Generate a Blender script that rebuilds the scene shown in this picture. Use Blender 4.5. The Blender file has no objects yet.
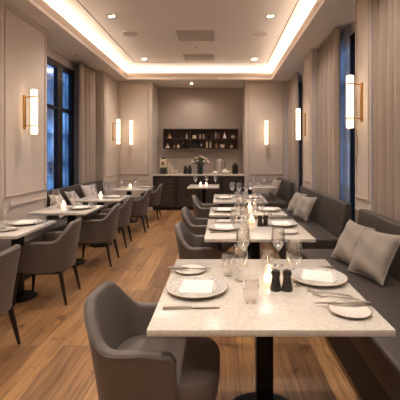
import bpy, bmesh, math, random
from mathutils import Vector, Matrix
random.seed(7)
sc = bpy.context.scene
COL = sc.collection
PI = math.pi
F = 360.0; VX = 221.0; VY = 155.0; EYE = 1.43; TT = 0.73     # camera and table-top height

# ------------------------------------------------------------------ materials
def lin(c):
    if isinstance(c, str):
        c = tuple(int(c[i:i+2], 16)/255 for i in (0, 2, 4))
    return tuple((x/12.92 if x <= .04045 else ((x+.055)/1.055)**2.4) for x in c[:3]) + (1,)
M = {}
def mat(name, col, rough=.6, metal=0, noise=None, bump=None, spec=.5, emit=None, estr=0, sheen=0, coat=0):
    m = bpy.data.materials.new(name); m.use_nodes = True
    nt = m.node_tree; b = nt.nodes['Principled BSDF']
    b.inputs['Base Color'].default_value = lin(col)
    b.inputs['Roughness'].default_value = rough; b.inputs['Metallic'].default_value = metal
    b.inputs['Specular IOR Level'].default_value = spec
    if sheen: b.inputs['Sheen Weight'].default_value = sheen
    if coat: b.inputs['Coat Weight'].default_value = coat
    tc = nt.nodes.new('ShaderNodeTexCoord')
    if noise:                                   # (scale, amount)
        n = nt.nodes.new('ShaderNodeTexNoise'); n.inputs['Scale'].default_value = noise[0]; n.inputs['Detail'].default_value = 5
        nt.links.new(tc.outputs['Object'], n.inputs['Vector'])
        r = nt.nodes.new('ShaderNodeValToRGB')
        c = lin(col); a = noise[1]
        r.color_ramp.elements[0].position = .3; r.color_ramp.elements[1].position = .7
        r.color_ramp.elements[0].color = tuple(x*(1-a) for x in c[:3])+(1,)
        r.color_ramp.elements[1].color = tuple(min(1, x*(1+a)) for x in c[:3])+(1,)
        nt.links.new(n.outputs['Fac'], r.inputs['Fac']); nt.links.new(r.outputs['Color'], b.inputs['Base Color'])
    if bump:                                    # (scale, strength)
        n = nt.nodes.new('ShaderNodeTexNoise'); n.inputs['Scale'].default_value = bump[0]; n.inputs['Detail'].default_value = 4
        nt.links.new(tc.outputs['Object'], n.inputs['Vector'])
        bp = nt.nodes.new('ShaderNodeBump'); bp.inputs['Strength'].default_value = bump[1]; bp.inputs['Distance'].default_value = .004
        nt.links.new(n.outputs['Fac'], bp.inputs['Height']); nt.links.new(bp.outputs['Normal'], b.inputs['Normal'])
    if emit:
        b.inputs['Emission Color'].default_value = lin(emit); b.inputs['Emission Strength'].default_value = estr
    M[name] = m
    return m

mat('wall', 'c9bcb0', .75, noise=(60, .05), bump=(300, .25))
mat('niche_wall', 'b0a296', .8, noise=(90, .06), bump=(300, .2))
mat('trim', 'c0b0a1', .55)
mat('ceiling', 'e6ded6', .85, noise=(40, .02))
mat('slot', '4a423c', .8)
mat('brass', 'b98d52', .28, 1)
mat('window_frame', '0a0d12', .4)
mat('drape', 'a09084', .9, noise=(120, .06), sheen=.1)
mat('chair_fabric', '5a5048', .5, noise=(220, .10), bump=(500, .35), sheen=.06)
mat('seat_fabric', '665b53', .6, noise=(220, .10), bump=(500, .35), sheen=.06)
mat('dark_wood', '1e1714', .4, noise=(20, .3))
mat('bench_leather', '3e3732', .45, noise=(30, .06), bump=(250, .25))
mat('plinth', '1b1613', .6)
mat('pillow', '8f847b', .85, noise=(180, .10), bump=(400, .5), sheen=.1)
mat('pale_pillow', 'b9aea6', .85, noise=(30, .12), bump=(400, .5), sheen=.1)
mat('black_metal', '141210', .45, .6)
mat('porcelain', 'ece6df', .18, coat=.3)
mat('plate_gold', 'b0946c', .3, .7)
mat('linen', 'e6e0da', .85, bump=(300, .3))
mat('steel', 'd0c8be', .36, 1)
mat('steel_dark', '9c938a', .32, 1)
mat('pepper_wood', '241d1a', .35, coat=.4)
mat('wax', 'f6e6cc', .5, emit='ffc58a', estr=1.6)  # candlelight in the wax put in as emission
mat('flame', 'ffdca0', .5, emit='ffe2b8', estr=16)
mat('tube_glass', 'fff1dc', .4, emit='ffdfba', estr=1.2)
mat('lens', 'fff1dc', .3, emit='ffe2c0', estr=60)
mat('led', 'fff1dc', .3, emit='ffebd8', estr=20)
mat('white_plastic', 'd6cec6', .5)
mat('grille', 'c4bab1', .7)
mat('vent', 'c0b6ac', .7)
mat('counter_dark', '2b2320', .45, noise=(15, .15))
mat('lattice', '5e5048', .4, noise=(15, .15))
mat('counter_stone', 'cdc0b2', .25)
mat('shelf_wood', '3a2a22', .5, noise=(14, .2))
mat('shelf_back', '66544a', .6)
mat('amber', 'b07f55', .3); mat('cream', 'd8c3a6', .5); mat('dark_glass', '1a1614', .15, coat=.5)
mat('green_glass', '1e2b20', .12, coat=.5); mat('stone_white', 'd6cbbf', .4); mat('reed', '8b6f50', .7)
mat('rose', 'f0d2c4', .7, noise=(60, .15)); mat('rose_pale', 'f5ebe2', .7, noise=(60, .15)); mat('leaf', '3d4f30', .6, noise=(50, .3))
mat('paper', 'c9b79f', .7); mat('asphalt', '20252c', .7)
mat('charcoal', '35302d', .4)

def glassmat(name, tint=(1, 1, 1), lo=.05, hi=.75, rough=.03, pwr=2.2):
    m = bpy.data.materials.new(name); m.use_nodes = True; nt = m.node_tree; nt.nodes.clear()
    out = nt.nodes.new('ShaderNodeOutputMaterial'); mx = nt.nodes.new('ShaderNodeMixShader')
    t = nt.nodes.new('ShaderNodeBsdfTransparent'); g = nt.nodes.new('ShaderNodeBsdfGlossy')
    lw = nt.nodes.new('ShaderNodeLayerWeight'); lw.inputs['Blend'].default_value = .35
    mr = nt.nodes.new('ShaderNodeMapRange'); mr.inputs['To Min'].default_value = lo; mr.inputs['To Max'].default_value = hi
    pw = nt.nodes.new('ShaderNodeMath'); pw.operation = 'POWER'; pw.inputs[1].default_value = pwr
    t.inputs['Color'].default_value = tint + (1,); g.inputs['Roughness'].default_value = rough
    g.inputs['Color'].default_value = (1, 1, 1, 1)
    nt.links.new(lw.outputs['Facing'], pw.inputs[0]); nt.links.new(pw.outputs[0], mr.inputs['Value'])
    nt.links.new(mr.outputs['Result'], mx.inputs['Fac'])
    nt.links.new(t.outputs[0], mx.inputs[1]); nt.links.new(g.outputs[0], mx.inputs[2]); nt.links.new(mx.outputs[0], out.inputs['Surface'])
    M[name] = m
glassmat('glass', (.99, .985, .98), .15, 1, .04, 1.7)
glassmat('pane', (.92, .95, 1), .04, .5, .01)

# sheer curtain: thin woven voile lets the dusk through
def sheer():
    m = bpy.data.materials.new('sheer'); m.use_nodes = True; nt = m.node_tree; nt.nodes.clear()
    out = nt.nodes.new('ShaderNodeOutputMaterial'); mx = nt.nodes.new('ShaderNodeMixShader'); mx2 = nt.nodes.new('ShaderNodeMixShader')
    t = nt.nodes.new('ShaderNodeBsdfTransparent'); d = nt.nodes.new('ShaderNodeBsdfDiffuse'); tr = nt.nodes.new('ShaderNodeBsdfTranslucent')
    for n in (d, tr): n.inputs['Color'].default_value = (.62, .62, .64, 1)
    mx.inputs['Fac'].default_value = .5; mx2.inputs['Fac'].default_value = .38
    nt.links.new(d.outputs[0], mx.inputs[1]); nt.links.new(tr.outputs[0], mx.inputs[2])
    nt.links.new(t.outputs[0], mx2.inputs[1]); nt.links.new(mx.outputs[0], mx2.inputs[2]); nt.links.new(mx2.outputs[0], out.inputs['Surface'])
    M['sheer'] = m
sheer()

def floor_mat():
    m = bpy.data.materials.new('oak_planks'); m.use_nodes = True; nt = m.node_tree; b = nt.nodes['Principled BSDF']
    tc = nt.nodes.new('ShaderNodeTexCoord'); mp = nt.nodes.new('ShaderNodeMapping'); mp.inputs['Rotation'].default_value = (0, 0, PI/2)
    mp.inputs['Location'].default_value = (.3, .07, 0)
    br = nt.nodes.new('ShaderNodeTexBrick'); br.offset = .37; br.squash = 1
    br.inputs['Scale'].default_value = 1; br.inputs['Brick Width'].default_value = 1.75; br.inputs['Row Height'].default_value = .185
    br.inputs['Mortar Size'].default_value = .0022; br.inputs['Mortar Smooth'].default_value = .3; br.inputs['Bias'].default_value = -.1
    br.inputs['Color1'].default_value = (0, 0, 0, 1); br.inputs['Color2'].default_value = (1, 1, 1, 1); br.inputs['Mortar'].default_value = (.5, .5, .5, 1)
    nt.links.new(tc.outputs['Object'], mp.inputs['Vector']); nt.links.new(mp.outputs[0], br.inputs['Vector'])
    cr = nt.nodes.new('ShaderNodeValToRGB'); e = cr.color_ramp.elements
    e[0].color = lin('84603f'); e[1].color = lin('ae8559')
    e2 = e.new(.5); e2.color = lin('9c744c')
    nt.links.new(br.outputs['Color'], cr.inputs['Fac'])
    # grain
    mg = nt.nodes.new('ShaderNodeMapping'); mg.inputs['Scale'].default_value = (34, 2.2, 1)
    ng = nt.nodes.new('ShaderNodeTexNoise'); ng.inputs['Scale'].default_value = 1; ng.inputs['Detail'].default_value = 7; ng.inputs['Distortion'].default_value = .8
    sep = nt.nodes.new('ShaderNodeVectorMath'); sep.operation = 'ADD'
    sc_ = nt.nodes.new('ShaderNodeVectorMath'); sc_.operation = 'SCALE'; sc_.inputs['Scale'].default_value = 7
    nt.links.new(br.outputs['Color'], sc_.inputs[0]); nt.links.new(tc.outputs['Object'], mg.inputs['Vector'])
    nt.links.new(mg.outputs[0], sep.inputs[0]); nt.links.new(sc_.outputs[0], sep.inputs[1]); nt.links.new(sep.outputs[0], ng.inputs['Vector'])
    gr = nt.nodes.new('ShaderNodeValToRGB'); gr.color_ramp.elements[0].position = .3; gr.color_ramp.elements[1].position = .72
    gr.color_ramp.elements[0].color = (.50, .46, .43, 1); gr.color_ramp.elements[1].color = (1.22, 1.2, 1.16, 1)
    nt.links.new(ng.outputs['Fac'], gr.inputs['Fac'])
    mu = nt.nodes.new('ShaderNodeMix'); mu.data_type = 'RGBA'; mu.blend_type = 'MULTIPLY'; mu.inputs[0].default_value = 1
    nt.links.new(cr.outputs[0], mu.inputs[6]); nt.links.new(gr.outputs[0], mu.inputs[7])
    # knots
    vo = nt.nodes.new('ShaderNodeTexNoise'); vo.inputs['Scale'].default_value = 5.5; vo.inputs['Detail'].default_value = 2
    nt.links.new(tc.outputs['Object'], vo.inputs['Vector'])
    kr = nt.nodes.new('ShaderNodeValToRGB'); kr.color_ramp.elements[0].position = .29; kr.color_ramp.elements[1].position = .36
    kr.color_ramp.elements[0].color = (.5, .42, .36, 1); kr.color_ramp.elements[1].color = (1, 1, 1, 1)
    nt.links.new(vo.outputs['Fac'], kr.inputs['Fac'])
    mk = nt.nodes.new('ShaderNodeMix'); mk.data_type = 'RGBA'; mk.blend_type = 'MULTIPLY'; mk.inputs[0].default_value = 1
    nt.links.new(mu.outputs[2], mk.inputs[6]); nt.links.new(kr.outputs[0], mk.inputs[7])
    mm = nt.nodes.new('ShaderNodeMix'); mm.data_type = 'RGBA'; nt.links.new(br.outputs['Fac'], mm.inputs[0])
    nt.links.new(mk.outputs[2], mm.inputs[6]); mm.inputs[7].default_value = lin('4a3020')
    nt.links.new(mm.outputs[2], b.inputs['Base Color'])
    rr = nt.nodes.new('ShaderNodeMapRange'); rr.inputs['To Min'].default_value = .34; rr.inputs['To Max'].default_value = .5
    nt.links.new(ng.outputs['Fac'], rr.inputs['Value']); nt.links.new(rr.outputs[0], b.inputs['Roughness'])
    bp = nt.nodes.new('ShaderNodeBump'); bp.inputs['Strength'].default_value = .25; bp.inputs['Distance'].default_value = .002
    nt.links.new(ng.outputs['Fac'], bp.inputs['Height']); nt.links.new(bp.outputs[0], b.inputs['Normal'])
    M['floor'] = m
floor_mat()

def marble():
    m = bpy.data.materials.new('pale_marble'); m.use_nodes = True; nt = m.node_tree; b = nt.nodes['Principled BSDF']
    tc = nt.nodes.new('ShaderNodeTexCoord'); oi = nt.nodes.new('ShaderNodeObjectInfo')
    ad = nt.nodes.new('ShaderNodeVectorMath'); ad.operation = 'ADD'; nt.links.new(tc.outputs['Object'], ad.inputs[0]); nt.links.new(oi.outputs['Location'], ad.inputs[1])
    n = nt.nodes.new('ShaderNodeTexNoise'); n.inputs['Scale'].default_value = 3.2; n.inputs['Detail'].default_value = 8; n.inputs['Distortion'].default_value = 1.6
    nt.links.new(ad.outputs[0], n.inputs['Vector'])
    r = nt.nodes.new('ShaderNodeValToRGB'); e = r.color_ramp.elements
    e[0].position = .475; e[0].color = (1, 1, 1, 1); e[1].position = .497; e[1].color = (1, 1, 1, 1)
    v = e.new(.486); v.color = (.55, .46, .38, 1)
    nt.links.new(n.outputs['Fac'], r.inputs['Fac'])
    n2 = nt.nodes.new('ShaderNodeTexNoise'); n2.inputs['Scale'].default_value = 55; n2.inputs['Detail'].default_value = 6
    nt.links.new(ad.outputs[0], n2.inputs['Vector'])
    r2 = nt.nodes.new('ShaderNodeValToRGB'); r2.color_ramp.elements[0].position = .35; r2.color_ramp.elements[1].position = .65
    r2.color_ramp.elements[0].color = lin('c2bab1'); r2.color_ramp.elements[1].color = lin('cec7be')
    nt.links.new(n2.outputs['Fac'], r2.inputs['Fac'])
    mu = nt.nodes.new('ShaderNodeMix'); mu.data_type = 'RGBA'; mu.blend_type = 'MULTIPLY'; mu.inputs[0].default_value = .26
    nt.links.new(r2.outputs[0], mu.inputs[6]); nt.links.new(r.outputs[0], mu.inputs[7]); nt.links.new(mu.outputs[2], b.inputs['Base Color'])
    b.inputs['Roughness'].default_value = .2; b.inputs['Specular IOR Level'].default_value = .45
    M['marble'] = m
marble()

def plate_mat(name, r0, r1, rim, pattern=True):
    m = bpy.data.materials.new(name); m.use_nodes = True; nt = m.node_tree; b = nt.nodes['Principled BSDF']
    b.inputs['Roughness'].default_value = .15
    tc = nt.nodes.new('ShaderNodeTexCoord'); sp = nt.nodes.new('ShaderNodeSeparateXYZ'); nt.links.new(tc.outputs['Object'], sp.inputs[0])
    def op(o, a, c=None):
        n = nt.nodes.new('ShaderNodeMath'); n.operation = o
        for i, x in enumerate((a, c)):
            if x is None: continue
            if isinstance(x, (int, float)): n.inputs[i].default_value = x
            else: nt.links.new(x, n.inputs[i])
        return n.outputs[0]
    rad = op('SQRT', op('ADD', op('MULTIPLY', sp.outputs[0], sp.outputs[0]), op('MULTIPLY', sp.outputs[1], sp.outputs[1])))
    band = op('MULTIPLY', op('GREATER_THAN', rad, r0), op('LESS_THAN', rad, r1))
    vo = nt.nodes.new('ShaderNodeTexVoronoi'); vo.feature = 'DISTANCE_TO_EDGE'; vo.inputs['Scale'].default_value = 62
    nt.links.new(tc.outputs['Object'], vo.inputs['Vector'])
    pat = op('LESS_THAN', vo.outputs['Distance'], .13)
    fac = op('MULTIPLY', op('MULTIPLY', band, pat), .6 if pattern else 0)
    edge = op('GREATER_THAN', rad, rim)
    m1 = nt.nodes.new('ShaderNodeMix'); m1.data_type = 'RGBA'; nt.links.new(fac, m1.inputs[0])
    m1.inputs[6].default_value = lin('d3cdc6'); m1.inputs[7].default_value = lin('85878a')
    m2 = nt.nodes.new('ShaderNodeMix'); m2.data_type = 'RGBA'; nt.links.new(edge, m2.inputs[0])
    nt.links.new(m1.outputs[2], m2.inputs[6]); m2.inputs[7].default_value = lin('94785a'); nt.links.new(m2.outputs[2], b.inputs['Base Color'])
    M[name] = m
plate_mat('dinner_plate', .098, .15, .1565)
plate_mat('bread_plate', .05, .08, .0895, False)

def city(name, wallc, seed, s=(.9, .55), lit='9fc4ff', stren=1.6):
    m = bpy.data.materials.new(name); m.use_nodes = True; nt = m.node_tree; b = nt.nodes['Principled BSDF']
    tc = nt.nodes.new('ShaderNodeTexCoord'); sp = nt.nodes.new('ShaderNodeSeparateXYZ'); nt.links.new(tc.outputs['Object'], sp.inputs[0])
    ad = nt.nodes.new('ShaderNodeMath'); ad.operation = 'ADD'; nt.links.new(sp.outputs[0], ad.inputs[0]); nt.links.new(sp.outputs[1], ad.inputs[1])
    cb = nt.nodes.new('ShaderNodeCombineXYZ'); nt.links.new(ad.outputs[0], cb.inputs[0]); nt.links.new(sp.outputs[2], cb.inputs[1])
    br = nt.nodes.new('ShaderNodeTexBrick'); br.offset = 0; br.inputs['Scale'].default_value = 1
    br.inputs['Brick Width'].default_value = s[0]; br.inputs['Row Height'].default_value = s[1]; br.inputs['Mortar Size'].default_value = .16
    br.inputs['Mortar Smooth'].default_value = 0; br.inputs['Bias'].default_value = 0
    br.inputs['Color1'].default_value = (.25, .25, .25, 1); br.inputs['Color2'].default_value = (1, 1, 1, 1); br.inputs['Mortar'].default_value = (0, 0, 0, 1)
    nt.links.new(cb.outputs[0], br.inputs['Vector'])
    mu = nt.nodes.new('ShaderNodeMath'); mu.operation = 'MULTIPLY'; mu.inputs[1].default_value = stren
    ns = nt.nodes.new('ShaderNodeTexNoise'); ns.inputs['Scale'].default_value = .9; ns.inputs['Detail'].default_value = 6; nt.links.new(tc.outputs['Object'], ns.inputs['Vector'])
    nr = nt.nodes.new('ShaderNodeMapRange'); nr.inputs['From Min'].default_value = .3; nr.inputs['From Max'].default_value = .7; nt.links.new(ns.outputs['Fac'], nr.inputs['Value'])
    bl = nt.nodes.new('ShaderNodeMath'); bl.operation = 'MULTIPLY_ADD'; bl.inputs[1].default_value = .6; bl.inputs[2].default_value = .25; nt.links.new(br.outputs['Color'], bl.inputs[0])  # walls between the windows glow too, dusk light put into the facade
    m3 = nt.nodes.new('ShaderNodeMath'); m3.operation = 'MULTIPLY'; nt.links.new(bl.outputs[0], m3.inputs[0]); nt.links.new(nr.outputs[0], m3.inputs[1])
    nt.links.new(m3.outputs[0], mu.inputs[0])
    b.inputs['Base Color'].default_value = lin(wallc); b.inputs['Emission Color'].default_value = lin(lit)
    nt.links.new(mu.outputs[0], b.inputs['Emission Strength']); M[name] = m
city('city_blue', '2a3442', 1, (2.4, 1.5), '6f9fd8', 1.0)
city('city_warm', '343c48', 2, (1.6, 3.3), '9dbbe6', 1.2)

city('city_dusk', '3a4656', 3, (6, 3.2), '86b4ea', 3.0)  # bright facade emission stands in for the blue dusk at the right windows

# ------------------------------------------------------------------ mesh helpers
class MB:
    def __init__(s): s.bm = bmesh.new()
    def box(s, x0, y0, z0, x1, y1, z1, bev=0, seg=2):
        t = bmesh.new(); bmesh.ops.create_cube(t, size=1)
        bmesh.ops.scale(t, vec=(abs(x1-x0), abs(y1-y0), abs(z1-z0)), verts=t.verts)
        bmesh.ops.translate(t, vec=((x0+x1)/2, (y0+y1)/2, (z0+z1)/2), verts=t.verts)
        if bev: bmesh.ops.bevel(t, geom=t.edges[:], offset=bev, segments=seg, profile=.5, affect='EDGES')
        s.merge(t); return s
    def merge(s, t, mtx=None):
        if mtx is not None: bmesh.ops.transform(t, matrix=mtx, verts=t.verts)
        tmp = bpy.data.meshes.new('t'); t.to_mesh(tmp); t.free(); s.bm.from_mesh(tmp); bpy.data.meshes.remove(tmp)
    def loops(s, rings, closed=True, cap0=True, cap1=True):
        vs = [[s.bm.verts.new(p) for p in r] for r in rings]
        n = len(vs[0])
        for a, b in zip(vs, vs[1:]):
            for i in range(n if closed else n-1):
                j = (i+1) % n
                s.bm.faces.new((a[i], a[j], b[j], b[i]))
        if cap0 and closed: s.bm.faces.new(list(reversed(vs[0])))
        if cap1 and closed: s.bm.faces.new(vs[-1])
        return vs
    def lathe(s, prof, c=(0, 0, 0), n=28, cap0=False, cap1=False):
        rings = []
        for r, z in prof:
            r = max(r, .0004)
            rings.append([(c[0]+r*math.cos(2*PI*i/n), c[1]+r*math.sin(2*PI*i/n), c[2]+z) for i in range(n)])
        s.loops(rings, True, cap0, cap1); return s
    def tube(s, pts, r, n=10):
        pts = [Vector(p) for p in pts]; rings = []
        rr = r if isinstance(r, (list, tuple)) else [r]*len(pts)
        for i, p in enumerate(pts):
            d = (pts[min(i+1, len(pts)-1)] - pts[max(i-1, 0)]).normalized()
            u = d.cross(Vector((0, 0, 1)));
            if u.length < 1e-3: u = Vector((1, 0, 0))
            u.normalize(); v = d.cross(u).normalized()
            rings.append([p + (u*math.cos(2*PI*k/n) + v*math.sin(2*PI*k/n))*rr[i] for k in range(n)])
        s.loops(rings); return s
    def prism(s, poly, axis, a, b, bev=0, seg=2):     # polygon in the other two axes, extruded from a to b
        t = bmesh.new()
        def P(u, v, w):
            return {'y': (u, w, v), 'x': (w, u, v), 'z': (u, v, w)}[axis]
        v0 = [t.verts.new(P(u, v, a)) for u, v in poly]; v1 = [t.verts.new(P(u, v, b)) for u, v in poly]
        n = len(poly)
        for i in range(n): t.faces.new((v0[i], v0[(i+1) % n], v1[(i+1) % n], v1[i]))
        t.faces.new(v0[::-1]); t.faces.new(v1)
        bmesh.ops.recalc_face_normals(t, faces=t.faces)
        if bev: bmesh.ops.bevel(t, geom=t.edges[:], offset=bev, segments=seg, profile=.5, affect='EDGES')
        s.merge(t); return s
    def build(s, name, m, parent=None, loc=None, smooth=True, ang=35, flip=True):
        if flip: bmesh.ops.recalc_face_normals(s.bm, faces=s.bm.faces)
        me = bpy.data.meshes.new(name); s.bm.to_mesh(me); s.bm.free()
        me.materials.append(M[m] if isinstance(m, str) else m)
        if smooth:
            me.polygons.foreach_set('use_smooth', [True]*len(me.polygons))
            me.set_sharp_from_angle(angle=math.radians(ang))
        o = bpy.data.objects.new(name, me); COL.objects.link(o)
        if parent: o.parent = parent
        if loc: o.location = loc
        return o
def tag(o, label, cat, group=None, kind=None):
    o['label'] = label; o['category'] = cat
    if group: o['group'] = group
    if kind: o['kind'] = kind
    return o
def empty(name, loc=(0, 0, 0), rz=0):
    o = bpy.data.objects.new(name, None); COL.objects.link(o); o.location = loc; o.rotation_euler = (0, 0, rz); o.empty_display_size = .05
    return o
def dup(src, loc, rz, label, group=None):
    kids = [c for c in bpy.data.objects if c.parent == src]
    c = src.copy(); COL.objects.link(c); c.location = loc; c.rotation_euler = (0, 0, rz); c['label'] = label
    if group: c['group'] = group
    for k in kids:
        gk = [g for g in bpy.data.objects if g.parent == k]
        d = k.copy(); COL.objects.link(d); d.parent = c
        for g in gk:
            e = g.copy(); COL.objects.link(e); e.parent = d
    return c
class Kind:                    # first placement moves the prototype, later ones copy it
    def __init__(s, make): s.make = make; s.o = None
    def put(s, loc, rz, label, group=None):
        if s.o is None:
            s.o = s.make(); s.o.location = loc; s.o.rotation_euler = (0, 0, rz); s.o['label'] = label
            if group: s.o['group'] = group
            return s.o
        return dup(s.o, loc, rz, label, group)
def struct(name, mb, m, **k):
    o = mb.build(name, m, **k); o['kind'] = 'structure'; return o

# ------------------------------------------------------------------ room shell
XL, XR, ZS, ZC = -2.65, 1.62, 3.33, 3.62
YB = 9.25
struct('floor', MB().box(-3.4, -2.6, -.1, 2.3, 10.4, 0), 'floor', smooth=False)
def wall(name, *a, m='wall'): return struct(name, MB().box(*a), m, smooth=False)
# left wall: pier, window bay, pier
wall('wall_left', -3.3, -2.5, 0, XL, 5.48, ZS)
wall('wall_left', -3.3, 8.19, 0, XL, YB+.1, ZS)
wall('wall_left', -3.3, 5.48, 3.16, -3.03, 8.19, ZS)
wall('wall_left', -3.3, 5.48, 0, -3.03, 8.19, .42)
# right wall: piers and bays
wall('wall_right', XR, 3.89, 0, 2.1, 4.35, ZS)
wall('wall_right', XR, 6.42, 0, 2.1, 7.15, ZS)
for a, b in ((4.35, 6.42), (7.15, YB), (1.0, 3.89)):
    wall('wall_right', 1.9, a, 0, 2.1, b, .3)
    wall('wall_right', 1.9, a, 3.2, 2.1, b, ZS)
wall('wall_right', XR, -2.5, 0, 2.1, 1.0, ZS)
wall('wall_front', -3.3, -2.6, 0, 2.1, -2.5, 3.75)
# back wall with niche
wall('wall_back', -3.3, YB, 0, -1.77, 10.25, ZS)
wall('wall_back', .617, YB, 0, 2.1, 10.25, ZS)
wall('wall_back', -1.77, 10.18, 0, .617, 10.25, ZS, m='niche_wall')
# ceiling: dropped soffit round a tray, lip, raised ceiling
TX0, TX1, TY0, TY1 = -2.37, 1.28, -1.6, 9.05
def soff(*a): return struct('ceiling', MB().box(*a), 'ceiling', smooth=False)
soff(-3.3, -2.5, ZS, TX0, 10.25, ZS+.05); soff(TX1, -2.5, ZS, 2.1, 10.25, ZS+.05)
soff(TX0, TY1, ZS, TX1, 10.25, ZS+.05); soff(TX0, -2.5, ZS, TX1, TY0, ZS+.05)
soff(-3.3, -2.5, ZC, 2.1, 10.25, ZC+.1)
lip = MB()
lip.box(TX0-.04, TY0-.04, ZS+.05, TX0, TY1+.04, 3.50); lip.box(TX1, TY0-.04, ZS+.05, TX1+.04, TY1+.04, 3.50)
lip.box(TX0, TY1, ZS+.05, TX1, TY1+.04, 3.50); lip.box(TX0, TY0-.04, ZS+.05, TX1, TY0, 3.50)
struct('trim_1', lip, 'trim', smooth=False)
e = MB(); z0, z1 = ZS+.05, ZC
e.box(TX0-.36, -2.5, z0, TX0-.3, 9.5, z1); e.box(TX1+.3, -2.5, z0, TX1+.36, 9.5, z1); e.box(TX0-.3, TY1+.3, z0, TX1+.3, TY1+.36, z1); e.box(TX0-.3, TY0-.36, z0, TX1+.3, TY0-.3, z1)
struct('ceiling', e, 'ceiling', smooth=False)
# shadow gap in the raised ceiling, its shade put in as dark strips
s_ = MB(); w = .012
s_.box(-2.04, -1.2, ZC-.003, -2.04+w, 8.54, ZC); s_.box(1.1-w, -1.2, ZC-.003, 1.1, 8.54, ZC)
s_.box(-2.04+w, 8.54-w, ZC-.003, 1.1-w, 8.54, ZC); s_.box(-2.04+w, -1.2, ZC-.003, 1.1-w, -1.2+w, ZC)
struct('trim_2', s_, 'slot', smooth=False)
# LED strips lying on the cove ledge
def led(*a, lab):
    o = MB().box(*a).build('led_strip', 'led', smooth=False); tag(o, lab, 'light strip', 'cove light strips')
led(TX0-.295, -1.5, 3.455, TX0-.27, 9.1, 3.487, lab='warm white light strip hidden in the left side of the ceiling cove')
led(TX1+.27, -1.5, 3.455, TX1+.295, 9.1, 3.487, lab='warm white light strip hidden in the right side of the ceiling cove')
led(TX0-.1, TY1+.27, 3.455, TX1+.1, TY1+.295, 3.487, lab='warm white light strip hidden in the far end of the ceiling cove')

# panel mouldings
tn = [2]
def panel_x(x, s, y0, y1, z0, z1, w=.028, d=.014):    # moulding on a wall plane facing +-x (s = side it sticks out to)
    tn[0] += 1; m = MB(); xa, xb = sorted((x, x+s*d))
    m.box(xa, y0, z0, xb, y0+w, z1, .004, 1); m.box(xa, y1-w, z0, xb, y1, z1, .004, 1)
    m.box(xa, y0+w, z0, xb, y1-w, z0+w, .004, 1); m.box(xa, y0+w, z1-w, xb, y1-w, z1, .004, 1)
    struct('trim_%d' % tn[0], m, 'trim', smooth=False)
def panel_y(y, x0, x1, z0, z1, w=.03, d=.016):        # on a wall plane facing -y
    tn[0] += 1; m = MB()
    m.box(x0, y-d, z0, x0+w, y, z1, .004, 1); m.box(x1-w, y-d, z0, x1, y, z1, .004, 1)
    m.box(x0+w, y-d, z0, x1-w, y, z0+w, .004, 1); m.box(x0+w, y-d, z1-w, x1-w, y, z1, .004, 1)
    struct('trim_%d' % tn[0], m, 'trim', smooth=False)
for y0, y1 in ((4.40, 5.43), (3.3, 4.33), (2.2, 3.23)):
    panel_x(XL, 1, y0, y1, .90, 3.27); panel_x(XL, 1, y0, y1, .16, .80)
panel_x(XL, 1, 8.25, 9.2, .92, 3.27); panel_x(XL, 1, 8.25, 9.2, .16, .80)
panel_y(8.19, -3.0, XL-.04, .92, 3.27); panel_y(8.19, -3.0, XL-.04, .16, .80)
panel_y(YB, XL+.05, -1.86, .92, 3.27); panel_y(YB, XL+.05, -1.86, .16, .80)
panel_y(YB, .70, 1.60, .92, 3.27); panel_y(YB, .70, 1.60, .16, .80)
for y0, y1 in ((3.93, 4.31), (6.47, 7.1)):
    panel_x(XR, -1, y0, y1, .92, 3.27); panel_x(XR, -1, y0, y1, .16, .80)
# baseboards
def base(name, *a): struct(name, MB().box(*a, .004, 1), 'trim', smooth=False)
base('baseboard_left', XL, -2.5, 0, XL+.015, 5.48, .1); base('baseboard_left', XL, 8.19, 0, XL+.015, YB, .1)
base('baseboard_back', XL+.015, YB-.015, 0, -1.77, YB, .1); base('baseboard_back', .617, YB-.015, 0, 1.65, YB, .1)

# windows
def win_x(name, x, s, y0, y1, z0, z1, muls, trans, fw=.07, mw=.09):
    f = MB(); a, b = sorted((x, x+s*.07))
    f.box(a, y0, z0, b, y0+fw, z1); f.box(a, y1-fw, z0, b, y1, z1)
    f.box(a, y0+fw, z0, b, y1-fw, z0+fw); f.box(a, y0+fw, z1-fw, b, y1-fw, z1)
    ys = [y0+fw] + [v for m in muls for v in (m-mw/2, m+mw/2)] + [y1-fw]
    for m in muls: f.box(a, m-mw/2, z0+fw, b, m+mw/2, z1-fw)
    for t in trans:
        for i in range(0, len(ys), 2): f.box(a+.005, ys[i], t-.03, b-.005, ys[i+1], t+.03)
    o = struct(name, f, 'window_frame', smooth=False)
    xm = (a+b)/2
    p = MB().box(xm-.003, y0+fw, z0+fw, xm+.003, y1-fw, z1-fw).build('glass_pane', 'pane', parent=o, smooth=False)
    return o
win_x('window_1', -3.1, 1, 5.5, 7.42, .42, 3.16, (6.78,), (2.30,), .11, .22)
win_x('window_2', 1.92, 1, 4.36, 6.40, .3, 3.2, (5.24,), (2.5,), .07, .30)
win_x('window_3', 1.92, 1, 7.16, 9.24, .3, 3.2, (8.72,), (2.5,), .03, .36)
win_x('window_4', 1.92, 1, 1.0, 3.88, .3, 3.2, (2.4,), (2.5,))
wall('wall_left', -3.1, 7.42, .42, -3.03, 8.19, 3.16)

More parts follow.
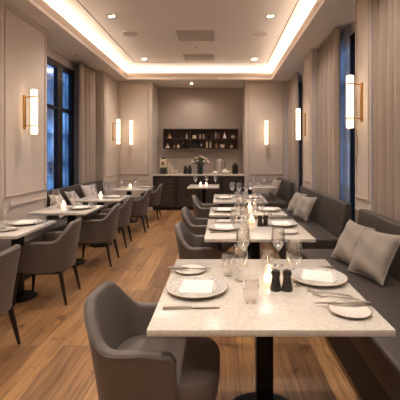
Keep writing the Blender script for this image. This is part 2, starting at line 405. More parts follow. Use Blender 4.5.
# ------------------------------------------------------------------ curtains
def curtain(name, x, y0, y1, z0, z1, wl, amp, m, label, group, seed=0, th=.004):
    rnd = random.Random(seed); L = y1-y0; n = int(L/wl*16); g = []
    ph = [rnd.uniform(-.5, .5) for _ in range(int(L/wl)+3)]
    rings = []
    for k, t in enumerate((0, .25, .5, .75, .93, 1)):
        z = z0+(z1-z0)*t; ring = []
        for i in range(n+1):
            u = i/n*L/wl; q = int(u); fr = u-q; w = ph[q]*(1-fr)+ph[q+1]*fr
            a = amp*(.75+.5*abs(w))*(1 if t < .9 else .7)
            ring.append((x+(-1 if x > 0 else 1)*a*(2*abs(math.sin(PI*u+w*.6+t*.08*w))**.75-1)+.008*math.sin(u*4.7+t*2), y0+u*wl+.012*math.sin(2*PI*u*2)*w, z))
        rings.append(ring)
    b = MB(); b.loops(rings, closed=False)
    o = b.build(name, m, flip=False, ang=80)
    md = o.modifiers.new('cloth_thickness', 'SOLIDIFY'); md.thickness = th
    return tag(o, label, 'curtain', group)
G = 'floor-length curtains at the windows'
curtain('curtain', 1.672, 1.15, 3.865, .02, 3.31, .165, .045, 'drape', 'heavy taupe pleated curtain at the right edge behind the two large pillows', G, 1)
curtain('curtain', 1.735, 5.28, 6.36, .02, 3.31, .25, .065, 'drape', 'taupe pleated curtain in the middle bay between the two right-wall sconces', G, 2)
curtain('curtain', 1.735, 8.22, 9.16, .02, 3.31, .22, .06, 'drape', 'taupe pleated curtain in the farthest bay beside the back right corner', G, 3)
curtain('curtain', -2.84, 7.25, 8.10, .02, 3.31, .21, .05, 'drape', 'taupe pleated curtain at the far end of the left window', G, 4)
G = 'sheer voile curtains'
curtain('sheer_curtain', 1.83, 5.14, 5.85, .03, 3.30, .07, .018, 'sheer', 'thin pale sheer curtain showing blue dusk light beside the middle right curtain', G, 5, .001)
curtain('sheer_curtain', -2.95, 7.32, 7.7, .03, 3.30, .07, .016, 'sheer', 'narrow pale sheer curtain between left window frame and its curtain', G, 6, .001)

# ------------------------------------------------------------------ ceiling fittings
def mk_down():
    r = empty('ceiling_downlight'); tag(r, '', 'ceiling light')
    f = MB(); a, b = .07, .052
    f.box(-a, -a, -.008, a, -b, 0, .002, 1); f.box(-a, b, -.008, a, a, 0, .002, 1); f.box(-a, -b, -.008, -b, b, 0); f.box(b, -b, -.008, a, b, 0)
    f.build('frame', 'vent', r)
    MB().box(-b, -b, -.004, b, b, -.001).build('baffle', 'grille', r)
    for q in (-.024, .024): MB().lathe([(.0, -.012), (.016, -.010), (.018, -.004)], (q, -q*.5, 0), n=20).build('lamp_lens', 'lens', r)
    return r
KD = Kind(mk_down); G = 'recessed square downlights in the tray ceiling'
for x, y, l in ((-1.72, 5.67, 'square recessed downlight at upper left, in front of left speaker'), (.78, 5.67, 'square recessed downlight at upper right, in front of right speaker'),
                (-1.75, 8.2, 'small square downlight far left near the cove corner'), (.76, 8.2, 'small square downlight far right near the cove corner')):
    KD.put((x, y, ZC), 0, l, G)
def mk_speaker():
    r = empty('ceiling_speaker'); tag(r, '', 'ceiling speaker')
    MB().lathe([(.0, -.006), (.125, -.006)], n=32).build('grille', 'grille', r)
    MB().lathe([(.125, 0), (.125, -.009), (.143, -.009), (.147, 0)], n=32).build('rim', 'white_plastic', r)
    return r
KS = Kind(mk_speaker); G = 'round ceiling speakers'
KS.put((-1.64, 6.5, ZC), 0, 'round grey ceiling speaker on the left half of the tray ceiling', G)
KS.put((.70, 6.5, ZC), 0, 'round grey ceiling speaker on the right half of the tray ceiling', G)
def mk_vent():
    r = empty('ceiling_vent'); tag(r, '', 'air vent')
    MB().box(-.345, -.29, -.006, .345, .29, 0, .002, 1).build('frame', 'vent', r)
    s = MB()
    for i in range(26):
        y = -.26+i*.0208; s.box(-.315, y, -.010, .315, y+.009, -.006)
    s.build('slats', 'grille', r)
    return r
KV = Kind(mk_vent); G = 'rectangular air vents in the tray ceiling'
KV.put((-.46, 6.6, ZC), 0, 'larger-looking rectangular air vent near the middle of the ceiling', G)
KV.put((-.49, 8.12, ZC), 0, 'farther rectangular air vent close to the back cove', G)
def sprink(x, y, z, lab):
    r = empty('sprinkler_head', (x, y, z)); tag(r, lab, 'sprinkler', 'ceiling sprinkler heads')
    MB().lathe([(.0, -.006), (.035, -.006), (.04, 0)], n=20).build('rose_cap', 'white_plastic', r)
    MB().lathe([(0, -.03), (.012, -.028), (.012, -.006)], n=14).build('nozzle', 'steel_dark', r)
sprink(-.50, 7.3, ZC, 'small round sprinkler head between the two ceiling vents')
r = empty('added_soffit_light', (-.78, 9.55, ZS)); tag(r, 'small round soffit sprinkler above the bar niche, made an added light', 'ceiling light')  # sprinkler spot made into a lamp, added to brighten the niche
MB().lathe([(.032, 0), (.032, -.006), (.045, -.006), (.048, 0)], n=20).build('rim', 'white_plastic', r); MB().lathe([(0, -.004), (.031, -.004)], n=20).build('lamp_lens', 'lens', r)
sprink(-2.72, 6.8, ZS, 'small sprinkler head on the left soffit near the window')

# ------------------------------------------------------------------ wall sconces
def mk_sconce():                      # sticks out along +x from a wall at x = 0
    r = empty('wall_sconce'); tag(r, '', 'wall light')
    MB().box(0, -.03, -.23, .018, .03, .22, .006, 2).build('backplate', 'brass', r)
    for z in (-.19, .20):
        MB().tube([(.01, 0, z), (.125, 0, z)], .007).build('arm', 'brass', r)
    for z in (-.19, .20):
        MB().lathe([(.044, z-.008), (.048, z-.008), (.048, z+.008), (.044, z+.008)], (.14, 0, 0)).build('collar', 'brass', r)
    t = MB(); t.lathe([(0, -.30), (.037, -.30), (.042, -.294), (.042, .294), (.037, .30), (0, .30)], (.14, 0, 0), 32)
    t.build('glass_tube', 'tube_glass', r)
    return r
KW = Kind(mk_sconce); G = 'brass wall sconces with frosted glass tubes'
KW.put((XL-.0, 4.84, 2.01), 0, 'large brass sconce with glowing tube on the near left pier', G)
KW.put((XL, 8.80, 2.0), 0, 'glowing tube sconce on the far left side wall, left one of the corner pair', G)
KW.put((-2.27, YB, 2.0), -PI/2, 'glowing tube sconce on the back wall left of the niche', G)
KW.put((1.15, YB, 2.0), -PI/2, 'glowing tube sconce on the back wall right of the niche', G)
KW.put((XR, 6.90, 2.02), PI, 'brass tube sconce on the farther right pier between two curtains', G)
KW.put((XR, 4.13, 2.04), PI, 'largest right sconce, on the near pier beside the nearest curtain', G)

# ------------------------------------------------------------------ benches
def bench(name, label, side, x_front, x_back, y0, y1, back=None, seat_y=None):
    s = side; r = empty(name, (0, 0, 0)); tag(r, label, 'bench', 'upholstered wall benches')
    sy = seat_y or (y0, y1)
    MB().box(x_front, sy[0], .27, x_back, sy[1], .46, .022, 3).build('seat', 'bench_leather', r)
    MB().box(x_front+s*.03, sy[0]+.02, 0, x_back, sy[1]-.02, .27).build('plinth', 'plinth', r, smooth=False)
    b0, b1 = back or (y0, y1)
    poly = [(x_back-s*.02, .30), (x_back+s*.13, .30), (x_back+s*.135, .87), (x_back+s*.055, .87)]
    MB().prism(poly, 'y', b0, b1, .018, 3).build('backrest', 'bench_leather', r)
    return r
bench('banquette_bench', 'nearest dark taupe wall bench holding the two large grey pillows', 1, .80, 1.375, .2, 3.74)
bench('banquette_bench', 'dark taupe wall bench of the middle right, with free near end', 1, .80, 1.375, 4.15, 6.5)
bench('banquette_bench', 'small dark bench block in the back right corner', 1, .80, 1.36, 7.3, 9.0)
bench('banquette_bench', 'long low bench along the left wall, with back only at the window', -1, -2.2, -2.62, 2.3, 8.12, back=(5.5, 8.12))

def pillow(label, BL, BR, TR, TL, th=.075, m='pillow', grp='scatter pillows on the right benches', cat='pillow'):
    BL, BR, TR, TL = map(Vector, (BL, BR, TR, TL)); c = (BL+BR+TR+TL)/4
    nrm = (BR-BL).cross(TL-BL).normalized(); N = 18; rings = []
    if nrm.y > 0: nrm = -nrm
    rnd = random.Random(label); k1, k2 = rnd.uniform(0, 6), rnd.uniform(0, 6)
    top, bot = [], []
    for i in range(N+1):
        ra, rb = [], []
        for j in range(N+1):
            u, v = i/N*2-1, j/N*2-1
            uu = u*(1-.09*(1-v*v)*abs(u)); vv = v*(1-.09*(1-u*u)*abs(v))
            s, t = (uu+1)/2, (vv+1)/2
            p = BL*(1-s)*(1-t)+BR*s*(1-t)+TR*s*t+TL*(1-s)*t - c
            h = th*((1-abs(u)**2.6)*(1-abs(v)**2.6))**.55
            wr = .011*math.sin(5*u+3*v+k1)*math.sin(4*v-2*u+k2)*min(1, h/th*2)
            ra.append(p+nrm*(h+wr)); rb.append(p-nrm*(h*.9-wr*.3))
        top.append(ra); bot.append(rb)
    b = MB()
    va = b.loops(top, closed=False); vb = b.loops(bot, closed=False)
    bmesh.ops.remove_doubles(b.bm, verts=b.bm.verts[:], dist=.0008)
    o = b.build('throw_pillow', m, loc=c, ang=70)
    # piped seam
    path = []
    for i in range(N+1): path.append((i/N*2-1, -1))
    for i in range(1, N+1): path.append((1, i/N*2-1))
    for i in range(1, N+1): path.append((1-i/N*2, 1))
    for i in range(1, N): path.append((-1, 1-i/N*2))
    pts = []
    for u, v in path + path[:1]:
        uu = u*(1-.09*(1-v*v)*abs(u)); vv = v*(1-.09*(1-u*u)*abs(v)); s, t = (uu+1)/2, (vv+1)/2
        pts.append(BL*(1-s)*(1-t)+BR*s*(1-t)+TR*s*t+TL*(1-s)*t - c)
    MB().tube(pts, .004, 6).build('piping', m, o)
    return tag(o, label, cat, grp)
pillow('grey pillow leaning behind the largest one on the nearest right bench', (1.03, 3.38, .475), (1.13, 3.02, .475), (1.335, 3.12, .79), (1.25, 3.50, .805), .07)
pillow('largest grey pillow at the right edge on the nearest right bench', (1.05, 2.99, .475), (1.185, 2.64, .475), (1.385, 2.72, .82), (1.235, 3.08, .81), .075)
pillow('far pillow of the pair on the middle right bench', (1.10, 6.05, .475), (1.20, 5.68, .475), (1.385, 5.78, .80), (1.29, 6.16, .80), .07)
pillow('near pillow of the pair on the middle right bench', (1.10, 5.52, .475), (1.22, 5.15, .475), (1.40, 5.22, .82), (1.24, 5.60, .80), .07)
pillow('dark grey pillow on the corner bench at back right', (1.10, 8.52, .475), (1.22, 8.14, .475), (1.38, 8.22, .86), (1.27, 8.62, .85), .06)
GP = 'pale scatter pillows on the left bench'
pillow('pale pillow at the near end of left window bench, behind the candle table', (-2.42, 5.42, .475), (-2.40, 5.76, .475), (-2.60, 5.82, .80), (-2.62, 5.46, .83), .06, 'pale_pillow', GP)
pillow('pale pillow second along the left window bench', (-2.40, 5.98, .475), (-2.37, 6.30, .475), (-2.60, 6.36, .80), (-2.62, 6.02, .82), .06, 'pale_pillow', GP)
pillow('pale pillow farthest along the left window bench, beside the curtain', (-2.42, 6.62, .475), (-2.32, 7.0, .475), (-2.52, 7.1, .86), (-2.62, 6.70, .87), .07, 'pale_pillow', GP)

# ------------------------------------------------------------------ chairs (local: faces +x)
def sm(a, b, x):
    t = max(0, min(1, (x-a)/(b-a))); return t*t*(3-2*t)
def mk_chair():
    r = empty('dining_chair'); tag(r, '', 'chair')
    W = .248; xb = -.26; xc = -.04; xf = .135
    path = []
    n1, n2 = 9, 30
    for i in range(n1): path.append((xf+(xc-xf)*i/n1, -W, 0, -1, (i/n1)*.25))
    for i in range(n2+1):
        a = -PI/2 - PI*i/n2
        cx, cy = math.cos(a), math.sin(a); k = .80
        ex = math.copysign(abs(cx)**k, cx); ey = math.copysign(abs(cy)**k, cy)
        nx, ny = cx/(xc-xb), cy/W; l = math.hypot(nx, ny)
        path.append((xc+(xc-xb)*ex, W*ey, nx/l, ny/l, .25+.5*i/n2))
    for i in range(1, n1+1): path.append((xc+(xf-xc)*i/n1, W, 0, 1, .75+.25*i/n1))
    rings = []; rim = []
    for x, y, nx, ny, t in path:
        d = abs(t-.5)*2                        # 0 at back centre, 1 at arm front
        top = .615 + .165*(1-sm(.10, .40, d)) - .012*sm(.5, 1, d)
        f = sm(.93, 1.0, d); top -= .028*f
        lean = .04*(1-sm(.2, .6, d)) + .010
        zb = .315; th = .048 if d < .9 else .048-.006*f
        prof = []
        for q in (0, .35, .7, .93): prof.append((lean*(q**1.3) - .012*(1-q)**2, zb+(top-.02-zb)*q))
        cz = top-.022; rr = th/2
        for a in (0, 30, 60, 90, 120, 150, 180):
            A = math.radians(a); prof.append((lean-rr+rr*math.cos(A), cz+.022*math.sin(A)))
        for q in (.8, .5, .2): prof.append((lean*(q**1.3)-th, zb+.06+(top-.02-zb-.06)*q))
        prof.append((-th, zb+.03)); prof.append((-th+.01, zb))
        rings.append([(x+nx*o, y+ny*o, z) for o, z in prof])
        rim.append((x+nx*(lean-.0), y+ny*(lean-.0), cz+.004))
    b = MB(); b.loops(rings); sh = b.build('shell', 'chair_fabric', r, ang=60)
    MB().tube(rim, .0035, 6).build('piping', 'chair_fabric', sh)
    # seat cushion
    def loop(sx, z, ox=0):
        L = []
        for i in range(40):
            a = 2*PI*i/40; c, s = math.cos(a), math.sin(a)
            e = .55
            L.append((.045+ox+.265*sx*math.copysign(abs(c)**e, c), .223*sx*math.copysign(abs(s)**e, s), z))
        return L
    b = MB(); b.loops([loop(.93, .315), loop(.975, .335), loop(1, .38), loop(1, .43), loop(.975, .452), loop(.93, .462), loop(.6, .468), loop(.1, .470)])
    b.build('seat', 'seat_fabric', r, ang=60)
    MB().box(-.20, -.19, .285, .25, .19, .318, .012, 2).build('seat_frame', 'dark_wood', r)
    for sx, sy in ((1, -1), (1, 1), (-1, -1), (-1, 1)):
        x0 = .21 if sx > 0 else -.19; x1 = .235 if sx > 0 else -.25
        MB().tube([(x0, sy*.185, .30), ((x0+x1)/2, sy*.195, .15), (x1, sy*.205, 0)], [.021, .017, .011], 12).build('leg', 'dark_wood', r)
    return r
KC = Kind(mk_chair)
G = 'grey tub armchairs at the tables'
KC.put((-.315, 1.74, 0), math.radians(-2), 'nearest grey tub armchair, drawn up to the big front table', G)
KC.put((-.125, 3.42, 0), 0, 'grey armchair at the second table of the right-hand row', G)
KC.put((-.175, 4.42, 0), 0, 'grey armchair at the third table of the right-hand row', G)
KC.put((-.16, 5.80, 0), 0, 'grey armchair nearest the bar counter in the right-hand row', G)
for x, y, l, a in ((-1.70, 2.50, 'grey armchair cut off by the left edge of the picture', 4), (-1.68, 3.62, 'grey armchair at the nearest left-hand table, seen whole from behind', 4),
                (-1.60, 4.78, 'grey armchair at the left table with the candle', 3), (-1.66, 5.74, 'grey armchair third from the left edge, half hidden by its neighbour', 3),
                (-1.59, 6.80, 'grey armchair second farthest in the left-hand row', 3), (-1.575, 8.12, 'farthest grey armchair in the left-hand row, next to the bar', 3)):
    KC.put((x-.06, y, 0), PI+math.radians(a), l, G)

# ------------------------------------------------------------------ tables
def table(label, x0, x1, y0, y1, col=None, base_r=.23, cy_=0):
    cx, cy = (x0+x1)/2, (y0+y1)/2
    r = empty('dining_table', (cx, cy, 0)); tag(r, label, 'table', 'marble-topped pedestal tables')
    hx, hy = (x1-x0)/2, (y1-y0)/2
    MB().box(-hx, -hy, TT-.028, hx, hy, TT, .003, 2).build('tabletop', 'marble', r)
    c = (col or 0)
    MB().box(c-.16, cy_-.16, TT-.040, c+.16, cy_+.16, TT-.028, .003, 1).build('top_plate', 'black_metal', r)
    MB().box(c-.044, cy_-.044, .012, c+.044, cy_+.044, TT-.040, .005, 2).build('column', 'black_metal', r)
    b = MB(); b.lathe([(0, 0), (base_r, 0), (base_r, .010), (base_r-.01, .016), (.06, .022), (0, .022)], (c, cy_, 0), 40); b.build('base', 'black_metal', r)
    return r
T1 = (-.298, .70, 1.44, 2.42); T2 = (-.14, .79, 3.0, 3.93); T3 = (-.14, .775, 4.2, 4.85); T4 = (-.12, .70, 5.36, 6.40)
T5 = (-.73, -.04, 7.75, 8.6); T6 = (.62, 1.16, 7.70, 8.28)
L1 = (-2.40, -1.765, 3.11, 3.86); L2 = (-2.33, -1.63, 4.34, 5.02); L3 = (-2.27, -1.57, 5.54, 6.28); L4 = (-2.22, -1.51, 7.25, 8.15)
table('big pale marble front table with full place settings on both sides', *T1, col=.03)
table('pale marble table second from the front in the right-hand row', *T2)
table('pale marble table third from the front in the right-hand row', *T3)
table('pale marble table farthest back in the right-hand row of armchairs', *T4)
table('small pale marble table directly before the dark counter', *T5, base_r=.2)
table('small pale marble table by the corner bench at back right', *T6, col=-.25, base_r=.17)
table('nearest pale marble table on the left, cut by the picture edge', *L1, col=.04, base_r=.17, cy_=.135)
table('left marble table with the glowing candle', *L2, col=.0, base_r=.17, cy_=.10)
table('third marble table along the left bench', *L3, col=.0, base_r=.17, cy_=-.16)
table('farthest marble table on the left under the twin sconces', *L4, col=-.1, base_r=.17)

# ------------------------------------------------------------------ tableware
def mk_plate():
    b = MB(); b.lathe([(0, .002), (.085, .002), (.10, .006), (.15, .016), (.158, .018), (.160, .020), (.158, .0225), (.148, .021), (.10, .0115), (.09, .008), (0, .007)], n=56)
    o = b.build('dinner_plate', 'dinner_plate', ang=60); return tag(o, '', 'plate')
def mk_bread():
    b = MB(); b.lathe([(0, .001), (.055, .001), (.075, .006), (.092, .012), (.0935, .0135), (.092, .015), (.075, .0105), (.055, .006), (0, .006)], n=44)
    o = b.build('bread_plate', 'bread_plate', ang=60); return tag(o, '', 'plate')
def mk_napkin():
    r = empty('folded_napkin'); tag(r, '', 'napkin')
    MB().box(-.083, -.092, 0, .083, .088, .006, .002, 2).build('lower_fold', 'linen', r)
    b = MB(); n = 10; top = []; 
    for k, (in_, z) in enumerate(((0, .006), (0, .012), (.003, .014))):
        top.append([(-.082+in_, -.088+in_, z), (.082-in_, -.088+in_, z), (.082-in_, .087-in_, z+.001), (-.082+in_, .087-in_, z+.001)])
    b.loops(top); b.build('upper_fold', 'linen', r)
    return r
def mk_knife():                       # handle towards -x
    r = empty('table_knife'); tag(r, '', 'knife')
    b = MB(); b.loops([[(x, -w, z), (x, w, z), (x, w*.8, z+h), (x, -w*.8, z+h)] for x, w, z, h in
        ((-.130, .008, .0, .008), (-.125, .012, .0, .012), (-.05, .010, 0, .012), (.0, .007, .001, .009))]); b.build('handle', 'steel', r, ang=50)
    b = MB(); b.loops([[(x, -w0, z), (x, w1, z), (x, w1, z+.002), (x, -w0, z+.002)] for x, w0, w1, z in
        ((-.002, .005, .005, .002), (.02, .009, .007, .002), (.08, .010, .007, .001), (.115, .006, .007, .001), (.13, .0, .006, .001))]); b.build('blade', 'steel_dark', r)
    return r
def mk_fork():
    r = empty('table_fork'); tag(r, '', 'fork')
    b = MB(); b.loops([[(x, -w, z), (x, w, z), (x, w, z+.003), (x, -w, z+.003)] for x, w, z in
        ((-.11, .007, .001), (-.105, .009, .001), (-.03, .004, .004), (.03, .0035, .006), (.045, .009, .004), (.06, .012, .002), (.072, .012, .002))]); b.build('handle', 'steel', r, ang=50)
    for k in range(4):
        y = -.0098+k*.0065
        b = MB(); b.loops([[(x, y-w, z), (x, y+w, z), (x, y+w, z+.002), (x, y-w, z+.002)] for x, w, z in ((.070, .0018, .002), (.09, .0016, .004), (.108, .0008, .008))]); b.build('tine', 'steel', r)
    return r
def glassfn(name, cat, prof, n=32):
    def f():
        b = MB(); b.lathe(prof, n=n); o = b.build(name, 'glass', ang=70); return tag(o, '', cat)
    return f
wine = [(0, .001), (.036, .001), (.037, .0025), (.02, .005), (.006, .010), (.0038, .03), (.0038, .085), (.006, .095), (.018, .108), (.034, .128), (.043, .152), (.0445, .172), (.0425, .200), (.038, .240), (.0365, .240), (.041, .200), (.0428, .172), (.040, .153), (.032, .131), (.016, .112), (0, .105)]
gob = [(0, .001), (.035, .001), (.036, .0025), (.02, .005), (.006, .010), (.0045, .02), (.0045, .04), (.008, .048), (.026, .070), (.040, .105), (.0425, .135), (.039, .17), (.0365, .195), (.035, .195), (.0375, .17), (.0408, .135), (.0385, .106), (.024, .074), (0, .056)]
tum = [(0, .001), (.030, .001), (.033, .006), (.0395, .045), (.040, .075), (.036, .115), (.0345, .115), (.0385, .075), (.038, .046), (.031, .014), (0, .011)]
KP, KB, KN, KK, KF = Kind(mk_plate), Kind(mk_bread), Kind(mk_napkin), Kind(mk_knife), Kind(mk_fork)
KG, KGo, KT = Kind(glassfn('wine_glass', 'wine glass', wine)), Kind(glassfn('water_goblet', 'glass', gob)), Kind(glassfn('water_tumbler', 'glass', tum))
def mk_candle():
    r = empty('candle_votive'); tag(r, '', 'candle')
    b = MB(); b.lathe([(0, .0), (.026, .0), (.034, .006), (.036, .03), (.031, .06), (.026, .095), (.0245, .095), (.0295, .06), (.0345, .03), (.032, .009), (0, .006)]); b.build('glass_cup', 'glass', r, ang=70)
    b = MB(); b.lathe([(0, .0065), (.026, .0065), (.030, .012), (.0305, .030), (.028, .040), (0, .041)]); b.build('wax', 'wax', r)
    b = MB(); b.lathe([(0, .044), (.0055, .048), (.0075, .055), (.0055, .064), (.0022, .072), (0, .077)], n=14); fl = b.build('flame', 'flame', r)
    MB().tube([(0, 0, .039), (0, 0, .05)], .0012, 6).build('wick', 'black_metal', r)
    return r
KCa = Kind(mk_candle)
def mk_mill(kind, lab):
    def f():
        r = empty(kind); tag(r, '', 'mill')
        b = MB(); b.lathe([(0, 0), (.0275, 0), (.029, .004), (.029, .012), (.023, .045), (.021, .058), (.021, .068), (.0215, .072), (0, .072)]); b.build('body', 'pepper_wood', r)
        b = MB(); b.lathe([(0, .072), (.018, .0725), (.0235, .078), (.0245, .092), (.021, .102), (.008, .106), (0, .106)]); b.build('head', 'pepper_wood', r)
        b = MB(); b.lathe([(0, .106), (.005, .106), (.0065, .111), (.004, .116), (0, .117)], n=14); b.build('knob', 'steel', r)
        return r
    return f
KM1, KM2 = Kind(mk_mill('pepper_mill', 0)), Kind(mk_mill('salt_mill', 0))

def P(K, x, y, label, group, rz=0, z=TT+.0005): return K.put((x, y, z), rz, label, group)
gpl, gbr, gna, gkn, gfo, gwi, gtu, gca = ('patterned dinner plates', 'small bread plates', 'folded white napkins', 'table knives', 'table forks', 'stemmed glasses', 'water tumblers', 'lit votive candles')
R = math.radians
# --- front table
P(KP, -.124, 1.867, 'patterned dinner plate with gold edge on the chair side of front table', gpl)
P(KN, -.124, 1.867, 'white napkin folded square on left plate of the front table', gna, R(-3), TT+.0085)
P(KK, -.135, 1.64, 'silver knife lying below the left plate on the front table', gkn, R(2))
P(KF, -.145, 2.055, 'silver fork behind the left plate on the front table', gfo, R(-1))
P(KB, -.183, 2.165, 'small gold-rimmed bread plate at left rear of the front table', gbr)
P(KK, -.19, 2.165, 'butter knife resting across the left bread plate of the front table', gkn, R(2), TT+.0155)
P(KP, .545, 2.024, 'patterned dinner plate with gold edge on the bench side of front table', gpl)
P(KN, .545, 2.03, 'white napkin folded square on right plate of the front table', gna, R(-14), TT+.0085)
P(KK, .565, 2.225, 'silver knife behind the right plate on the front table', gkn, PI+R(1))
P(KF, .545, 1.815, 'silver fork nearer the right plate of the front table', gfo, PI+R(-16))
P(KF, .56, 1.765, 'silver fork closer to the right bread plate of the front table', gfo, PI+R(-12))
P(KB, .575, 1.605, 'small gold-rimmed bread plate near right corner of the front table', gbr)
P(KK, .56, 1.655, 'butter knife resting across the right bread plate of the front table', gkn, PI+R(-4), TT+.0155)
P(KCa, .262, 1.97, 'bright votive candle beside the mills on the front table', gca)
P(KM1, .283, 1.865, 'left one of the two black mills on the front table', 'salt and pepper mills')
P(KM2, .342, 1.862, 'right one of the two black mills on the front table', 'salt and pepper mills')
P(KT, .040, 2.10, 'water tumbler left of the goblet on the front table', gtu)
P(KG, .140, 2.27, 'tall wine glass behind the goblet on the front table', gwi)
P(KGo, .110, 2.01, 'short-stemmed goblet between tumbler and candle on the front table', gwi)
P(KT, .142, 1.715, 'water tumbler standing alone nearest the camera on front table', gtu)
P(KG, .362, 2.28, 'tall wine glass behind the candle on the front table', gwi)
P(KT, .283, 2.19, 'water tumbler behind the candle on the front table', gtu)
P(KG, .392, 1.93, 'tall wine glass right of the mills on the front table', gwi)
# --- other tables
def setting(x, y, s, tn_, side, bread=True, fork=True, dy=.19, by=.27):
    P(KP, x, y, 'dinner plate on the %s side of %s' % (side, tn_), gpl)
    P(KN, x, y, 'folded napkin on the %s side of %s' % (side, tn_), gna, R(3), TT+.0085)
    rz = 0 if s > 0 else PI
    P(KK, x, y-s*dy, 'knife on the %s side of %s' % (side, tn_), gkn, rz)
    if fork: P(KF, x, y+s*dy, 'fork on the %s side of %s' % (side, tn_), gfo, rz)
    if bread: P(KB, x, y+s*by, 'bread plate on the %s side of %s' % (side, tn_), gbr)
t2n, t3n, t4n = 'the second right-row table', 'the third right-row table', 'the fourth right-row table'
setting(.03, 3.42, 1, t2n, 'chair', by=.33); setting(.60, 3.60, -1, t2n, 'bench', by=.36)
setting(.04, 4.52, 1, t3n, 'chair', bread=False); setting(.60, 4.55, -1, t3n, 'bench', bread=False)
setting(.06, 5.80, 1, t4n, 'chair', by=.36); setting(.53, 5.85, -1, t4n, 'bench', by=.36)
P(KCa, .315, 3.70, 'votive candle on the second right-row table', gca)
P(KM1, .385, 3.55, 'left black mill on the second right-row table', 'salt and pepper mills')
P(KM2, .442, 3.56, 'right black mill on the second right-row table', 'salt and pepper mills')
P(KG, .20, 3.72, 'wine glass left of the candle on the second right-row table', gwi)
P(KGo, .225, 3.50, 'goblet left of the mills on the second right-row table', gwi)
P(KT, .255, 3.30, 'tumbler at the near middle of the second right-row table', gtu)
P(KT, .13, 3.68, 'tumbler behind the chair-side plate on second right-row table', gtu)
P(KG, .42, 3.82, 'wine glass at the far side of the second right-row table', gwi)
P(KT, .50, 3.84, 'tumbler beside the far wine glass on second right-row table', gtu)
P(KCa, .37, 4.62, 'votive candle on the third right-row table', gca)
P(KG, .23, 4.62, 'wine glass left of the candle on the third right-row table', gwi)
P(KG, .30, 4.45, 'wine glass at the near middle of the third right-row table', gwi)
P(KT, .21, 4.76, 'tumbler at the far left middle of the third right-row table', gtu)
P(KG, .43, 4.48, 'wine glass right of the candle on the third right-row table', gwi)
P(KT, .44, 4.74, 'tumbler right of the candle on the third right-row table', gtu)
P(KM1, .33, 4.74, 'black mill behind the candle on the third right-row table', 'salt and pepper mills')
P(KG, .19, 6.1, 'wine glass far left of the group on fourth right-row table', gwi)
P(KG, .30, 5.95, 'wine glass in the middle of the fourth right-row table', gwi)
P(KT, .25, 5.72, 'tumbler at the near middle of the fourth right-row table', gtu)
P(KT, .37, 5.75, 'tumbler right of middle on the fourth right-row table', gtu)
P(KG, .50, 6.15, 'wine glass at the bench side of the fourth right-row table', gwi)
P(KG, .42, 5.98, 'wine glass right of the middle on fourth right-row table', gwi)
t5n, t6n = 'the small table before the counter', 'the back right corner table'
P(KCa, -.46, 8.1, 'left votive candle on '+t5n, gca); P(KCa, -.33, 8.05, 'right votive candle on '+t5n, gca)
P(KG, -.58, 8.15, 'wine glass at the left of '+t5n, gwi); P(KG, -.33, 8.3, 'wine glass behind the candles on '+t5n, gwi)
P(KG, -.12, 8.2, 'wine glass at the right of '+t5n, gwi)
P(KG, .72, 8.1, 'wine glass at the left end of '+t6n, gwi); P(KGo, .80, 7.95, 'goblet near the front edge of '+t6n, gwi)
P(KT, .88, 8.2, 'tumbler in the middle of '+t6n, gtu); P(KG, .96, 8.05, 'wine glass at the right end of '+t6n, gwi)
P(KP, 1.02, 8.0-.02, 'dinner plate on '+t6n, gpl) if False else None
l1n, l2n, l3n, l4n = 'the nearest left table', 'the left candle table', 'the third left table', 'the farthest left table'
P(KP, -1.99, 3.66, 'dinner plate on the far half of '+l1n, gpl); P(KN, -1.99, 3.66, 'folded napkin on '+l1n, gna, R(4), TT+.0085)
P(KB, -1.99, 3.34, 'bread plate on the near half of '+l1n, gbr); P(KK, -1.84, 3.72, 'knife at the aisle edge of '+l1n, gkn, PI/2)
P(KK, -1.99, 3.34, 'butter knife across the bread plate on '+l1n, gkn, 0, TT+.0155)
P(KG, -2.22, 3.72, 'wine glass on '+l1n, gwi); P(KT, -2.13, 3.47, 'tumbler on '+l1n, gtu)
P(KCa, -2.09, 4.78, 'votive candle on '+l2n, gca); P(KG, -2.20, 4.80, 'wine glass left of the flame on '+l2n, gwi)
P(KT, -2.15, 4.62, 'tumbler left of the flame on '+l2n, gtu); P(KGo, -2.02, 4.90, 'goblet right of the flame on '+l2n, gwi)
P(KP, -1.83, 4.72, 'dinner plate on '+l2n, gpl); P(KN, -1.83, 4.72, 'folded napkin on '+l2n, gna, R(4), TT+.0085)
P(KK, -1.83, 4.50, 'knife on '+l2n, gkn, PI)
P(KP, -1.76, 5.92, 'dinner plate on '+l3n, gpl); P(KN, -1.76, 5.92, 'folded napkin on '+l3n, gna, R(4), TT+.0085)
P(KCa, -2.0, 5.98, 'votive candle on '+l3n, gca)
P(KG, -2.07, 5.85, 'wine glass left of the candle on '+l3n, gwi); P(KG, -1.94, 6.12, 'wine glass right of the candle on '+l3n, gwi)
P(KT, -2.12, 6.05, 'tumbler on '+l3n, gtu)
P(KG, -2.10, 7.6, 'leftmost wine glass on '+l4n, gwi); P(KT, -2.0, 7.75, 'tumbler on '+l4n, gtu)
P(KGo, -1.9, 7.9, 'goblet in the middle of '+l4n, gwi); P(KG, -1.82, 7.7, 'rightmost wine glass on '+l4n, gwi)
P(KCa, -1.92, 7.62, 'votive candle on '+l4n, gca)
P(KP, -1.64, 7.7, 'dinner plate on '+l4n, gpl)

